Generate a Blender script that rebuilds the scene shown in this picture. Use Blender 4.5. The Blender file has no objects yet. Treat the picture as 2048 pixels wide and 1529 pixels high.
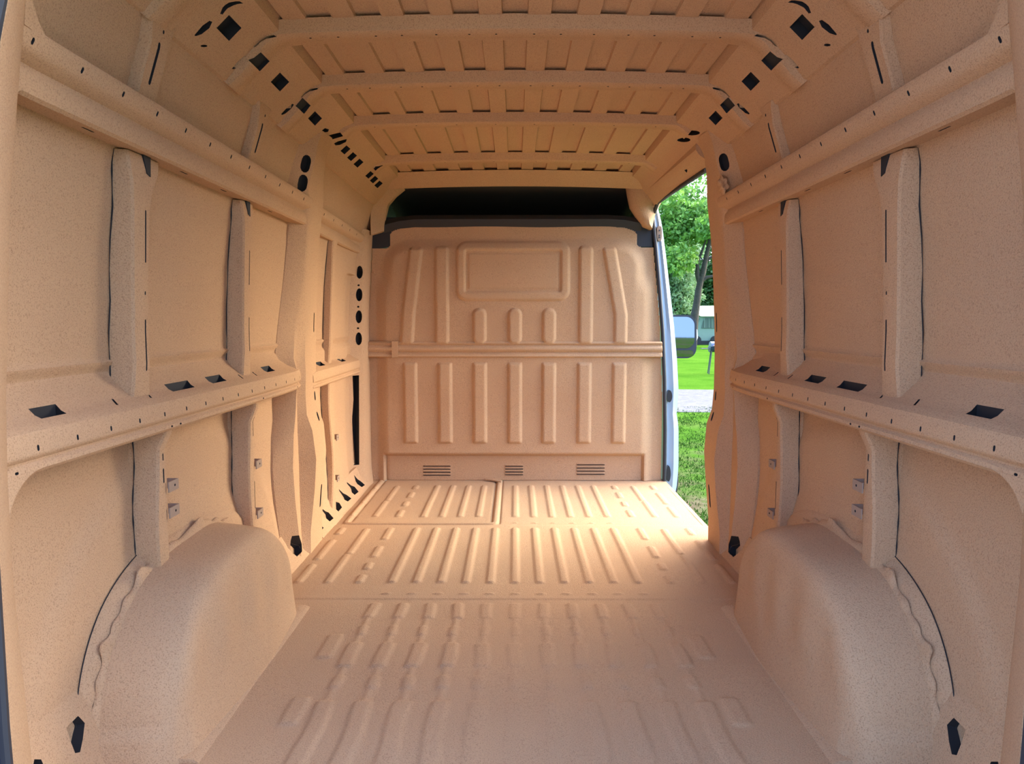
import bpy, bmesh, math, random
import numpy as np
from mathutils import Vector, Matrix
from mathutils.bvhtree import BVHTree
random.seed(7); rng = np.random.default_rng(7)
S = bpy.context.scene; C = S.collection

# ------------------------------------------------------------------ camera
# metres; X right, Y towards the cab, Z up from the cargo floor; camera at Y = 0
F = 1480.0; W, H = 2048, 1529
CZ = 1.025
pitch = math.atan(121.5/F); yaw = 6.0/F
cam = bpy.data.objects.new('camera', bpy.data.cameras.new('camera')); C.objects.link(cam)
cam.location = (0, 0, CZ); cam.rotation_euler = (math.pi/2-pitch, 0, yaw)
cam.data.sensor_width = 36; cam.data.lens = F/W*36; cam.data.clip_start = .05; cam.data.clip_end = 400
S.camera = cam
RM = cam.rotation_euler.to_matrix(); CL = Vector((0, 0, CZ))

# ------------------------------------------------------------------ sky, sun, exposure
wd = bpy.data.worlds.new('world'); S.world = wd; wd.use_nodes = True
nt = wd.node_tree; nt.nodes.clear()
out = nt.nodes.new('ShaderNodeOutputWorld'); bg = nt.nodes.new('ShaderNodeBackground')
tc = nt.nodes.new('ShaderNodeTexCoord'); sp = nt.nodes.new('ShaderNodeSeparateXYZ')
rp = nt.nodes.new('ShaderNodeValToRGB'); nz = nt.nodes.new('ShaderNodeTexNoise')
cr = nt.nodes.new('ShaderNodeValToRGB'); mx = nt.nodes.new('ShaderNodeMix'); mx.data_type = 'RGBA'
rp.color_ramp.elements[0].position = 0; rp.color_ramp.elements[0].color = (.80, .86, .92, 1)
rp.color_ramp.elements[1].position = .6; rp.color_ramp.elements[1].color = (.30, .52, .90, 1)
nz.inputs['Scale'].default_value = 2.2; nz.inputs['Detail'].default_value = 6
cr.color_ramp.elements[0].position = .40; cr.color_ramp.elements[1].position = .60
mx.inputs[7].default_value = (.95, .97, 1.0, 1)
L = nt.links.new
L(tc.outputs['Generated'], sp.inputs[0]); L(sp.outputs['Z'], rp.inputs[0]); L(tc.outputs['Generated'], nz.inputs['Vector'])
L(nz.outputs[0], cr.inputs[0]); L(cr.outputs[0], mx.inputs[0]); L(rp.outputs[0], mx.inputs[6])
# sky brighter and warmer on the sliding-door side, bluer and dimmer behind the van
dt = nt.nodes.new('ShaderNodeVectorMath'); dt.operation = 'DOT_PRODUCT'; dt.inputs[1].default_value = (.74, .41, .53)
ar = nt.nodes.new('ShaderNodeValToRGB'); ar.color_ramp.elements[0].position = .45; ar.color_ramp.elements[0].color = (.34, .475, .75, 1)
ar.color_ramp.elements[1].position = .92; ar.color_ramp.elements[1].color = (1, .80, .58, 1)
mu = nt.nodes.new('ShaderNodeMix'); mu.data_type = 'RGBA'; mu.blend_type = 'MULTIPLY'; mu.inputs[0].default_value = 1
ms = nt.nodes.new('ShaderNodeMapRange'); ms.inputs[1].default_value = .50; ms.inputs[2].default_value = .97; ms.inputs[3].default_value = 3.4; ms.inputs[4].default_value = 18; ms.clamp = True
L(dt.outputs['Value'], ms.inputs[0]); L(ms.outputs[0], bg.inputs[1])
L(tc.outputs['Generated'], dt.inputs[0]); L(dt.outputs['Value'], ar.inputs[0]); L(mx.outputs[2], mu.inputs[6]); L(ar.outputs[0], mu.inputs[7]); L(mu.outputs[2], bg.inputs[0])
bg.inputs[1].default_value = 3.2; L(bg.outputs[0], out.inputs[0])
sun = bpy.data.objects.new('sun', bpy.data.lights.new('sun', 'SUN')); C.objects.link(sun)
sun.data.energy = 2.6; sun.data.angle = .01; sun.data.color = (1, .94, .84)
sun.rotation_euler = Vector((.30, -.62, -1.25)).to_track_quat('-Z', 'Y').to_euler()   # high, from ahead on the left
V = S.view_settings; V.view_transform = 'Standard'; V.look = 'None'; V.gamma = 1; V.use_curve_mapping = False
V.exposure = 0.72
S.cycles.max_bounces = 14; S.cycles.diffuse_bounces = 10; S.cycles.use_denoising = True

# ------------------------------------------------------------------ helpers
def ray(px, py): return RM @ Vector(((px-W/2)/F, -(py-H/2)/F, -1))
def on(px, py, X=None, Y=None, Z=None):
    d = ray(px, py)
    t = X/d.x if X is not None else Y/d.y if Y is not None else (Z-CZ)/d.z
    return CL + d*t
def onplane(px, py, p0, n):
    d = ray(px, py); return CL + d*((Vector(p0)-CL).dot(n)/d.dot(n))

def principled(name, col, rough=.9, metal=0, bump=(), mottle=0, mscale=3., spec=.5):
    m = bpy.data.materials.new(name); m.use_nodes = True; n = m.node_tree; b = n.nodes['Principled BSDF']
    b.inputs['Base Color'].default_value = (*col, 1); b.inputs['Roughness'].default_value = rough
    b.inputs['Metallic'].default_value = metal; b.inputs['Specular IOR Level'].default_value = spec
    t = n.nodes.new('ShaderNodeTexCoord'); prev = None
    for sc, dist, st in bump:
        z = n.nodes.new('ShaderNodeTexNoise'); z.inputs['Scale'].default_value = sc; z.inputs['Detail'].default_value = 4
        z.inputs['Roughness'].default_value = .62
        n.links.new(t.outputs['Object'], z.inputs['Vector'])
        bp = n.nodes.new('ShaderNodeBump'); bp.inputs['Strength'].default_value = st; bp.inputs['Distance'].default_value = dist
        n.links.new(z.outputs[0], bp.inputs['Height'])
        if prev: n.links.new(prev.outputs[0], bp.inputs['Normal'])
        prev = bp
    if prev: n.links.new(prev.outputs[0], b.inputs['Normal'])
    if mottle:
        z = n.nodes.new('ShaderNodeTexNoise'); z.inputs['Scale'].default_value = mscale; z.inputs['Detail'].default_value = 8
        z.inputs['Roughness'].default_value = .7
        n.links.new(t.outputs['Object'], z.inputs['Vector'])
        r = n.nodes.new('ShaderNodeValToRGB'); r.color_ramp.elements[0].position = .3; r.color_ramp.elements[1].position = .7
        r.color_ramp.elements[0].color = (*[c*(1-mottle) for c in col], 1); r.color_ramp.elements[1].color = (*[min(1, c*(1+mottle)) for c in col], 1)
        n.links.new(z.outputs[0], r.inputs[0]); n.links.new(r.outputs[0], b.inputs['Base Color'])
    return m

def spray_material():
    m = principled('sprayed_tan_coating', (.50, .345, .225), .92, bump=((700, .004, .40), (210, .006, .42), (60, .004, .22)), spec=.25)
    n = m.node_tree; b = n.nodes['Principled BSDF']; t = n.nodes.new('ShaderNodeTexCoord')
    z = n.nodes.new('ShaderNodeTexNoise'); z.inputs['Scale'].default_value = 2.2; z.inputs['Detail'].default_value = 3
    g = n.nodes.new('ShaderNodeTexNoise'); g.inputs['Scale'].default_value = 330; g.inputs['Detail'].default_value = 2
    n.links.new(t.outputs['Object'], z.inputs['Vector']); n.links.new(t.outputs['Object'], g.inputs['Vector'])
    r = n.nodes.new('ShaderNodeValToRGB'); r.color_ramp.elements[0].position = .3; r.color_ramp.elements[1].position = .7
    r.color_ramp.elements[0].color = (.54, .335, .185, 1); r.color_ramp.elements[1].color = (.58, .362, .196, 1)
    r2 = n.nodes.new('ShaderNodeValToRGB'); r2.color_ramp.elements[0].position = .28; r2.color_ramp.elements[1].position = .50
    r2.color_ramp.elements[0].color = (.66, .62, .60, 1); r2.color_ramp.elements[1].color = (1, 1, 1, 1)
    mu = n.nodes.new('ShaderNodeMix'); mu.data_type = 'RGBA'; mu.blend_type = 'MULTIPLY'; mu.inputs[0].default_value = 1
    n.links.new(z.outputs[0], r.inputs[0]); n.links.new(g.outputs[0], r2.inputs[0])
    n.links.new(r.outputs[0], mu.inputs[6]); n.links.new(r2.outputs[0], mu.inputs[7]); n.links.new(mu.outputs[2], b.inputs['Base Color'])
    return m
TAN = spray_material()
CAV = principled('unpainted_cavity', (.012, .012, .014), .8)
BLACK = principled('black_trim', (.014, .013, .013), .55, bump=((300, .001, .2),))
RUBBER = principled('black_rubber', (.018, .02, .026), .5)
BODY = principled('pale_blue_body_paint', (.33, .42, .50), .28)
NAVY = principled('dark_blue_rear_door', (.010, .018, .045), .4)
DARKM = principled('dark_metal', (.04, .045, .05), .5)
CLIP = principled('dusty_metal_clip', (.34, .24, .17), .8, spec=.1, bump=((400, .002, .3),))

def finish(me, ang=32):
    me.shade_smooth() if hasattr(me, 'shade_smooth') else None
    me.polygons.foreach_set('use_smooth', [True]*len(me.polygons))
    try: me.set_sharp_from_angle(angle=math.radians(ang))
    except Exception: pass
def link(name, me, mat, parent=None, ang=32):
    o = bpy.data.objects.new(name, me); C.objects.link(o)
    if not me.materials: me.materials.append(mat)
    finish(me, ang)
    if parent: o.parent = parent
    return o
def obj(name, bm, mat, parent=None, ang=32):
    bmesh.ops.recalc_face_normals(bm, faces=bm.faces)
    me = bpy.data.meshes.new(name); bm.to_mesh(me); bm.free()
    return link(name, me, mat, parent, ang)
def empty(name, loc=(0, 0, 0)):
    o = bpy.data.objects.new(name, None); C.objects.link(o); o.location = loc; return o
def tag(o, label=None, cat=None, group=None, kind=None):
    if label: o['label'] = label
    if cat: o['category'] = cat
    if group: o['group'] = group
    if kind: o['kind'] = kind
    return o
def loft(secs, bm=None, closed=True, caps=True):
    bm = bm or bmesh.new()
    vs = [[bm.verts.new(p) for p in s] for s in secs]
    n = len(secs[0])
    for a, b in zip(vs, vs[1:]):
        for i in range(n if closed else n-1):
            j = (i+1) % n
            bm.faces.new((a[i], a[j], b[j], b[i]))
    if caps and closed:
        bm.faces.new(vs[0]); bm.faces.new(vs[-1][::-1])
    return bm
def box(bm, x0, x1, y0, y1, z0, z1):
    return loft([[(x0, y0, z), (x1, y0, z), (x1, y1, z), (x0, y1, z)] for z in (z0, z1)], bm)
def tube(bm, pts, rad, seg=8):
    pts = [Vector(p) for p in pts]; secs = []
    rad = rad if hasattr(rad, '__len__') else [rad]*len(pts)
    for i, p in enumerate(pts):
        d = (pts[min(i+1, len(pts)-1)]-pts[max(i-1, 0)]).normalized()
        u = d.cross(Vector((.31, .2, .93))).normalized(); v = d.cross(u)
        secs.append([p+(u*math.cos(a)+v*math.sin(a))*rad[i] for a in [2*math.pi*k/seg for k in range(seg)]])
    return loft(secs, bm)
def grid_mesh(name, P, mask=None):
    ny, nx = P.shape[:2]
    idx = np.arange(ny*nx).reshape(ny, nx)
    q = np.stack([idx[:-1, :-1], idx[:-1, 1:], idx[1:, 1:], idx[1:, :-1]], -1)
    q = q[mask] if mask is not None else q.reshape(-1, 4)
    used = np.unique(q); remap = np.full(ny*nx, -1); remap[used] = np.arange(len(used)); q = remap[q]
    co = P.reshape(-1, 3)[used]
    me = bpy.data.meshes.new(name)
    me.vertices.add(len(co)); me.vertices.foreach_set('co', co.astype(np.float32).ravel())
    me.loops.add(q.size); me.loops.foreach_set('vertex_index', q.ravel().astype(np.int32))
    me.polygons.add(len(q)); me.polygons.foreach_set('loop_start', (np.arange(len(q))*4).astype(np.int32))
    me.update(calc_edges=True); me.validate(); return me
def sst(a, b, x): t = np.clip((x-a)/(b-a), 0, 1); return t*t*(3-2*t)
def rbox(x, y, cx, cy, hx, hy, r):          # signed distance to a rounded box
    qx = np.abs(x-cx)-hx+r; qy = np.abs(y-cy)-hy+r
    return np.hypot(np.maximum(qx, 0), np.maximum(qy, 0))+np.minimum(np.maximum(qx, qy), 0)-r
def pad(x, y, cx, cy, hx, hy, h, r=.018, e=.012): return h*(1-sst(-e, 0, rbox(x, y, cx, cy, hx, hy, r)))

class Cut:                                   # gathers hole cutters for one solid
    def __init__(s): s.bm = bmesh.new(); s.n = 0
    def prism(s, pts, nrm, up=.012, down=.022):
        nrm = Vector(nrm).normalized(); pts = [Vector(p) for p in pts]
        if len(pts) < 3: return
        loft([[p+nrm*up for p in pts], [p-nrm*down for p in pts]], s.bm); s.n += 1
    def px(s, poly, p0, nrm, up=.012, down=.022, mirror=False):
        nrm = Vector(nrm).normalized(); pts = [onplane(x, y, p0, nrm) for x, y in poly]
        if mirror: pts = [Vector((-p.x, p.y, p.z)) for p in pts]; nrm = Vector((-nrm.x, nrm.y, nrm.z))
        s.prism(pts, nrm, up, down)
    def auto(s, o, poly, down=.022, mirror=False, up=.012):
        b = BVHTree.FromPolygons([v.co.copy() for v in o.data.vertices], [tuple(p.vertices) for p in o.data.polygons])
        cx = sum(p[0] for p in poly)/len(poly); cy = sum(p[1] for p in poly)/len(poly); d = ray(cx, cy).normalized()
        loc, nr, _, dist = b.ray_cast(CL, d)
        return None if loc is None else (loc, nr if nr.dot(d) < 0 else -nr, dist)
    def apply(s, o):
        if not s.n: s.bm.free(); return o
        bmesh.ops.recalc_face_normals(s.bm, faces=s.bm.faces)
        me = bpy.data.meshes.new('c'); s.bm.to_mesh(me); s.bm.free(); me.materials.append(CAV)
        c = bpy.data.objects.new('c', me); C.objects.link(c)
        m = o.modifiers.new('b', 'BOOLEAN'); m.object = c; m.operation = 'DIFFERENCE'; m.solver = 'EXACT'; m.material_mode = 'TRANSFER'
        bpy.context.view_layer.update()
        dg = bpy.context.evaluated_depsgraph_get()
        new = bpy.data.meshes.new_from_object(o.evaluated_get(dg))
        if len(new.vertices) < len(o.data.vertices)*.7:
            print('BOOL RETRY', o.name, len(new.vertices)); m.use_self = True; bpy.context.view_layer.update()
            new = bpy.data.meshes.new_from_object(o.evaluated_get(bpy.context.evaluated_depsgraph_get())); print(len(new.vertices), len(o.data.vertices))
        if len(new.vertices) < len(o.data.vertices)*.7: print('BOOL FAIL'); new = o.data.copy()
        o.modifiers.clear(); nm = o.data.name; old = o.data; o.data = new; bpy.data.meshes.remove(old); new.name = nm
        bpy.data.objects.remove(c); bpy.data.meshes.remove(me); finish(new); return o
def dia(cx, cy, r, ry=None): ry = ry or r; return [(cx-r, cy), (cx, cy-ry), (cx+r, cy), (cx, cy+ry)]
def oval(cx, cy, a, b, n=12, sl=0):
    return [(cx+a*math.cos(t)+sl*b*math.sin(t), cy+b*math.sin(t)) for t in [2*math.pi*k/n for k in range(n)]]
def capsule3(p, u, v, hl, r, n=5):           # flat capsule outline in the plane u,v around p, long axis u
    p, u, v = Vector(p), Vector(u).normalized(), Vector(v).normalized(); o = []
    for s, base in ((1, -math.pi/2), (-1, math.pi/2)):
        for k in range(n):
            a = base+math.pi*k/(n-1); o.append(p+u*(s*(hl-r)+r*math.cos(a))+v*(r*math.sin(a)))
    return o

YB = 4.71          # bulkhead
YC0, YC1 = 3.29, 3.43   # pillar beside the sliding door
Y1, Y2, Y3 = 1.80, 2.53, 3.80  # wall posts

def skinX(z):
    return np.interp(z, [0, .12, .35, .8, 1.0, 1.2, 1.4, 1.56, 1.74, 1.85, 1.93], [.955, .972, .985, .99, .985, .975, .955, .925, .868, .845, .83])

# ------------------------------------------------------------------ floor
def build_floor():
    x = np.arange(-.93, .951, .006); y = np.arange(1.2, YB+.02, .006)
    X, Y = np.meshgrid(x, y); Z = np.zeros_like(X)
    ypx = lambda p: on(1030, p, Z=0).y
    a0, a1 = ypx(1170), ypx(1058); b0, b1 = ypx(1036), ypx(972)
    sp_ = .0968; w = .021
    for k in range(-5, 6):
        Z = np.maximum(Z, pad(X, Y, k*sp_, (a0+a1)/2, w, (a1-a0)/2, .007))
        if k < -1 or k > -1: Z = np.maximum(Z, pad(X, Y, k*sp_+.002, (b0+b1)/2, w, (b1-b0)/2, .006))
        if k >= 0: Z = np.maximum(Z, pad(X, Y, k*sp_, ypx(1047), w, .012, .004))
        Z = np.maximum(Z, pad(X, Y, k*sp_, ypx(1190), w*1.1, .014, .004))
    rr = [(0, .13), (.2, .32), (.40, .62), (.74, 1)]
    for s in (-1, 1):
        for lo, hi, c0, c1 in ((a0, a1, 0, 1), (b0, b1, 1, 0)):
            for q, (u, v) in enumerate(rr if c0 == 0 else [(0, .2), (.3, .45), (.55, .75), (.85, 1)]):
                Z = np.maximum(Z, pad(X, Y, s*6.35*sp_, lo+(hi-lo)*(u+v)/2, w, (hi-lo)*(v-u)/2, .006))
            for (u, v, c) in ((0, .46, 7.6), (.46, .98, 7.55), (0, .3, 8.8), (.36, .74, 8.8), (.84, 1, 8.8)):
                Z = np.maximum(Z, pad(X, Y, s*c*sp_, lo+(hi-lo)*(u+v)/2, w*.95, (hi-lo)*(v-u)/2, .006))
    # rear half: wavy ribs with necks
    for k in range(-5, 6):
        amp = .0065 if abs(k) > 1 else .0042
        if k == 0: amp = .003
        segs = [(1240, 1207, 1.), (1275, 1252, .8), (1338, 1286, 1.15), (1382, 1352, .9), (1620, 1402, 1.25)]
        ww = w*1.15
        for p0, p1, ws in segs:
            y0, y1 = max(1.2, ypx(p0)), ypx(p1)
            wob = .006*np.sin(Y*23+k)
            Z = np.maximum(Z, pad(X+wob*.5, Y, k*sp_*1.05, (y0+y1)/2, ww*ws, (y1-y0)/2, amp, e=.014))
        Z = np.maximum(Z, pad(X, Y, k*sp_*1.05, 1.9, ww*.55, .62, amp*.6, e=.012))
    for s in (-1, 1):
        for cx, p0, p1 in ((.585, 1320, 1270), (.58, 1455, 1395)):
            y0, y1 = ypx(p0), ypx(p1); Z = np.maximum(Z, pad(X, Y, s*cx, (y0+y1)/2, .03, (y1-y0)/2, .005))
    # overlapping sheet joints
    ys = ypx(1200); Z += .003*sst(ys-.004, ys+.004, Y)-.0025*sst(ypx(1052)-.004, ypx(1052)+.004, Y)
    # raised frame of the hatch at the front left
    hx, hy = -.10, ypx(1049)
    fr = np.abs(rbox(X, Y, (-.86+hx)/2, (hy+YB+.2)/2, (hx+.86)/2, (YB+.2-hy)/2, .02))
    Z += .007*(1-sst(.008, .016, np.abs(fr)))
    Z -= .006*(1-sst(.002, .007, np.abs(fr-.022)))*(X > -.85)
    Z += .0012*np.sin(X*9+Y*4)*np.sin(Y*7)
    f = link('floor', grid_mesh('floor', np.stack([X, Y, Z], -1)), TAN, ang=50)
    tag(f, kind='structure')
    bm = bmesh.new(); box(bm, -.96, .955, 1.2, 4.75, -.05, -.012)
    obj('floor_underside', bm, DARKM, f)
    bm = bmesh.new(); box(bm, .945, .968, YC1-.02, 4.76, -.07, .001)
    obj('door_sill_edge', bm, TAN, f)
    return f
FLOOR = build_floor()

# ------------------------------------------------------------------ side walls
ROOT = {}
def mk_wall(s):
    y1 = YB+.12 if s < 0 else YC0+.05
    z = np.arange(0.0, 1.93, .008); y = np.arange(1.16, y1, .012)
    Yg, Zg = np.meshgrid(y, z); X = skinX(Zg)+.035*sst(4.25, 4.4, Yg)*(Zg < 1.3)*.55
    # pressed line pair above the lower rail, and below the upper rail
    X = X - .010*(1-sst(.0, .012, np.abs(Zg-.925))) + .004*(1-sst(0, .01, np.abs(Zg-.90)))
    X -= .012*(1-sst(.87, .90, Zg))*(Zg > .8)
    # lower outer panel dished above the wheel arch
    r = np.hypot(Yg-2.2, (Zg+.02)*1.15)
    X += .012*sst(.78, .86, r)*(Zg < .75)*(Yg < 3.1)
    X -= .020*(1-sst(.50, .64, r))*(Yg < 3.1)
    X += .0015*np.sin(Yg*6+1)*np.sin(Zg*5)
    me = grid_mesh('wall', np.stack([s*X, Yg, Zg], -1))
    w = link('wall_left' if s < 0 else 'wall_right', me, TAN, ang=60)
    tag(w, kind='structure'); ROOT[s] = w
    bm = bmesh.new()       # outer body sheet behind it
    loft([[(s*(skinX(zz)+d), yy, zz) for yy, d in ((1.15, .06), (y1, .06), (y1, .075), (1.15, .075))] for zz in (-.3, 0, .4, .8, 1.2, 1.5, 1.75, 1.93)], bm)
    obj('outer_body_side', bm, BODY, w)
    return w

UP = [(.955, 1.438), (.893, 1.432), (.885, 1.438), (.883, 1.452), (.884, 1.474), (.892, 1.486), (.893, 1.492), (.872, 1.503), (.864, 1.512), (.858, 1.535), (.860, 1.546), (.875, 1.556), (.94, 1.562), (.97, 1.5)]
LO = [(.992, .905), (.975, .878), (.935, .842), (.906, .830), (.893, .820), (.889, .806), (.887, .780), (.889, .775), (.897, .768), (.897, .764), (.890, .758), (.889, .750), (.896, .743), (.985, .738)]

def rails(s):
    w = ROOT[s]; m = s > 0
    def sweep(prof, y0, y1, dx=0, dz=0, dx2=None):
        dx2 = dx if dx2 is None else dx2
        return loft([[(s*(x+a), y, z+dz) for x, z in prof] for y, a in ((y0, dx), (y1, dx2))])
    def hole_shelf(c, px, wy, wx=.014, X=.935, zt=.845):
        p = on(px, 800, X=-X); Y = p.y
        pts = [(s*(X+sx*wx+sy*.0), Y+sy*wy, zt) for sx, sy in ((-1, -1), (1, -.9), (1, 1), (-1, .8))]
        c.prism(pts, (0, 0, 1), .05, .035)
    # near lengths
    o = obj('upper_rail', loft([[(s*(x+a), y, z) for x, z in UP] for y, a in ((1.25, -.006), (1.34, -.003), (1.42, 0), (3.20, 0))]), TAN, w); c = Cut()
    for y in [1.36+.155*k for k in range(13)]:
        c.prism(capsule3((s*.862, y, 1.523), (0, .35, 1), (0, 1, -.35), .007, .0035), (s*-1, 0, -.1))
    for y in (1.62, 2.08, 2.36, 2.8): c.prism(capsule3((s*.915, y, 1.434), (0, 1, 0), (1, 0, 0), .022, .003), (0, 0, -1))
    c.apply(o)
    o = obj('lower_rail', loft([[(s*(x+a), y, z) for x, z in LO] for y, a in ((1.2, 0), (2.85, 0), (2.98, .004), (3.08, .014), (3.16, .03))]), TAN, w); c = Cut()
    for px, wy in ((96, .045), (362, .075), (434, .06), (538, .05)): hole_shelf(c, px, wy)
    for px in (232, 300, 484, 512):
        Y = on(px, 800, X=-.925).y
        c.prism([(s*(.925+a), Y+b, .84) for a, b in ((-.012, -.012), (-.010, -.018), (.014, .006), (.012, .012))], (0, 0, 1), .05, .02)
    for y in [1.36+.125*k for k in range(15)]:
        c.prism(capsule3((s*.888, y, .790), (0, 0, 1), (0, 1, 0), .006, .0032), (-s, 0, 0))
    for y in (1.3, 1.9, 1.95, 2.6, 3.05): c.prism(capsule3((s*.8895, y, .7535), (0, 1, 0), (0, 0, 1), .005, .0025), (-s, 0, 0))
    c.apply(o)
    if s < 0:
        o = obj('upper_rail', sweep(UP, 3.34, 4.62, .025, 0, .055), TAN, w); c = Cut()
        for y in (3.5, 3.7, 3.9, 4.1, 4.3): c.prism(capsule3((s*.900, y, 1.523), (0, .35, 1), (0, 1, -.35), .007, .0035), (-s, 0, -.1))
        c.apply(o)
        o = obj('lower_rail', sweep(LO, 3.34, 4.45, .025, -.028, .045), TAN, w); c = Cut()
        for px, wy in ((642, .06), (685, .06)): hole_shelf(c, px, wy, X=.963, zt=.82)
        c.apply(o)

def post(s, name, y0, y1, zs, fronts, skin_off=.004, flare=None, slots=(), far=.03):
    """hat-section post: rear side face from the skin to the front face, then back to the skin"""
    secs = []
    for k, z in enumerate(zs):
        fx = fronts[k] if hasattr(fronts, '__len__') else fronts
        d0, d1 = flare[k] if flare else (0, 0)
        sk = float(skinX(z))+skin_off
        a, b = y0+d0, y1+d1
        secs.append([(s*sk, a-.006, z), (s*(fx+.006), a, z), (s*fx, a+.006, z), (s*(fx-.002), (a+b)/2, z), (s*fx, b-.004, z), (s*(fx+.012), b+.004, z), (s*sk, b+far*.3, z)])
    o = obj(name, loft(secs), TAN, ROOT[s]); c = Cut()
    for z0, z1, yo, r in slots:
        zc = (z0+z1)/2
        fx = float(np.interp(zc, zs, fronts)) if hasattr(fronts, '__len__') else fronts
        c.prism(capsule3((s*fx, y0+yo, zc), (0, 0, 1), (0, 1, 0), (z1-z0)/2, r), (-s, 0, 0), .02, .018)
    c.apply(o)
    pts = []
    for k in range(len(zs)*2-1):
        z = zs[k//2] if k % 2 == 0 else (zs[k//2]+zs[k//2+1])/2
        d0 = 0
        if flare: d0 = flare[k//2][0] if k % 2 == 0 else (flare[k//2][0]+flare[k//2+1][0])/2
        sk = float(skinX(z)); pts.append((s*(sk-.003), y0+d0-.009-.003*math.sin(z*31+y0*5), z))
    obj('seam_shade_line', tube(bmesh.new(), pts, [.0006]+[.0014+.0006*math.sin(k*1.9) for k in range(len(pts)-2)]+[.0006], 6), CAV, o)
    return o

def tab(s, y, z, x, L=.055):
    bm = bmesh.new(); box(bm, *sorted((s*x, s*(x+.004))), y, y+L, z-.014, z+.014)
    box(bm, *sorted((s*x, s*(x+.03))), y+L-.004, y+L, z-.014, z+.014)
    o = obj('clip_bracket', bm, CLIP, ROOT[s]); c = Cut()
    c.prism(capsule3((s*x, y+L*.6, z), (0, 1, 0), (0, 0, 1), .004, .0035), (-s, 0, 0), .01, .01); c.apply(o)

def capped(s):
    # upper-middle posts between the rails
    zu = [.80, .84, .87, .92, 1.0, 1.15, 1.3, 1.36, 1.40, 1.432]
    ff = lambda a: [.930]*3+[.927]*2+[.922, .916, .914, .916, .920]
    fl = [(-.01, -.005), (-.012, 0), (-.004, 0), (0, 0), (0, 0), (0, .002), (0, .01), (-.004, .03), (-.008, .06), (-.01, .075)]
    post(s, 'wall_post', Y1, Y1+.075, zu, ff(0), flare=fl, slots=((1.17, 1.30, .058, .0035), (.90, 1.03, .055, .0035), (1.09, 1.10, .055, .003)))
    fl2 = [(-.01, -.004), (-.01, 0), (-.004, 0), (0, 0), (0, 0), (0, .0), (0, .0), (0, .01), (-.004, .03), (-.004, .04)]
    post(s, 'wall_post', Y2, Y2+.065, zu, ff(0), flare=fl2, slots=((1.15, 1.27, .05, .0035), (.92, 1.04, .05, .0035)))
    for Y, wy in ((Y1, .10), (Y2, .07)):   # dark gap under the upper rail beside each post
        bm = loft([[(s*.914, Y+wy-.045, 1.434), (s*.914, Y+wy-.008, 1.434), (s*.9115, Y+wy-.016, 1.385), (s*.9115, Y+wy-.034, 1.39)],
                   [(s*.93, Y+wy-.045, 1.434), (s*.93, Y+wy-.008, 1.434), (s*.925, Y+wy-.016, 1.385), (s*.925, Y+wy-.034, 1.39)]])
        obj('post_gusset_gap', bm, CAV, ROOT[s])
    # below the lower rail: wavy rear edge
    def low(y, wid, zb, slots, nm='wall_post', wob=1., dx=0):
        zz = [zb+(.775-zb)*k/14 for k in range(15)]
        ws = [.0+.010*math.sin((z-.1)*13)*wob for z in zz]
        secs_f = [.925+dx if z < .70 else .905+dx for z in zz]
        post(s, nm, y, y+wid, zz, secs_f, flare=[(v, 0) for v in ws], slots=slots, skin_off=.012)
    low(Y1+.085, .05, .20, ((.60, .64, .03, .004), (.66, .68, .03, .003)))
    low(Y2+.02, .045, .06, ((.62, .69, .035, .003), (.36, .46, .035, .003)))
    for y, z in ((Y1+.13, .585), (Y1+.13, .515)): tab(s, y, z, .917)
    for y, z in ((Y2+.06, .515), (Y2+.06, .335)): tab(s, y, z, .917)
    if s < 0:
        z3 = [.80, .84, .9, 1.1, 1.3, 1.40, 1.44]
        post(s, 'wall_post', Y3, Y3+.06, z3, [.96, .955, .95, .94, .93, .925, .92], flare=[(0, 0)]*5+[(0, .02), (0, .03)])
        zz = [.04+(.72-.04)*k/14 for k in range(15)]
        post(s, 'wall_post', Y3-.03, Y3+.04, zz, .945, flare=[(.03*math.sin((z-.1)*9), 0) for z in zz], skin_off=.012)
        for z in (.39, .17): tab(s, Y3+.06, z+.02, .94, .05)
    # posts above the upper rail, leaning in to the roof edge
    for Y, wy in ((Y1, .085), (Y2, .07)):
        zt = [1.545, 1.6, 1.68, 1.735, 1.752]
        secs = []
        for k, z in enumerate(zt):
            sk = float(skinX(z)); fx = sk-.028 if k < 3 else sk-.022; e = .012*max(0, k-2)
            secs.append([(s*(sk+.01), Y-.006-e, z), (s*(fx+.005), Y-e, z), (s*fx, Y+.005-e, z), (s*fx, Y+wy+e, z), (s*(sk+.01), Y+wy+.012+e, z)])
        o = obj('wall_post', loft(secs), TAN, ROOT[s]); c = Cut()
        zc = 1.645; c.prism(capsule3((s*(float(skinX(zc))-.028), Y+.04, zc), (s*-.3, 0, 1), (0, 1, 0), .052, .0055), (-s, 0, -.3), .03, .016)
        c.prism(capsule3((s*(float(skinX(1.72))-.026), Y+.05, 1.722), (0, 0, 1), (0, 1, 0), .005, .004), (-s, 0, -.3), .03, .014)
        c.apply(o)

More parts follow.
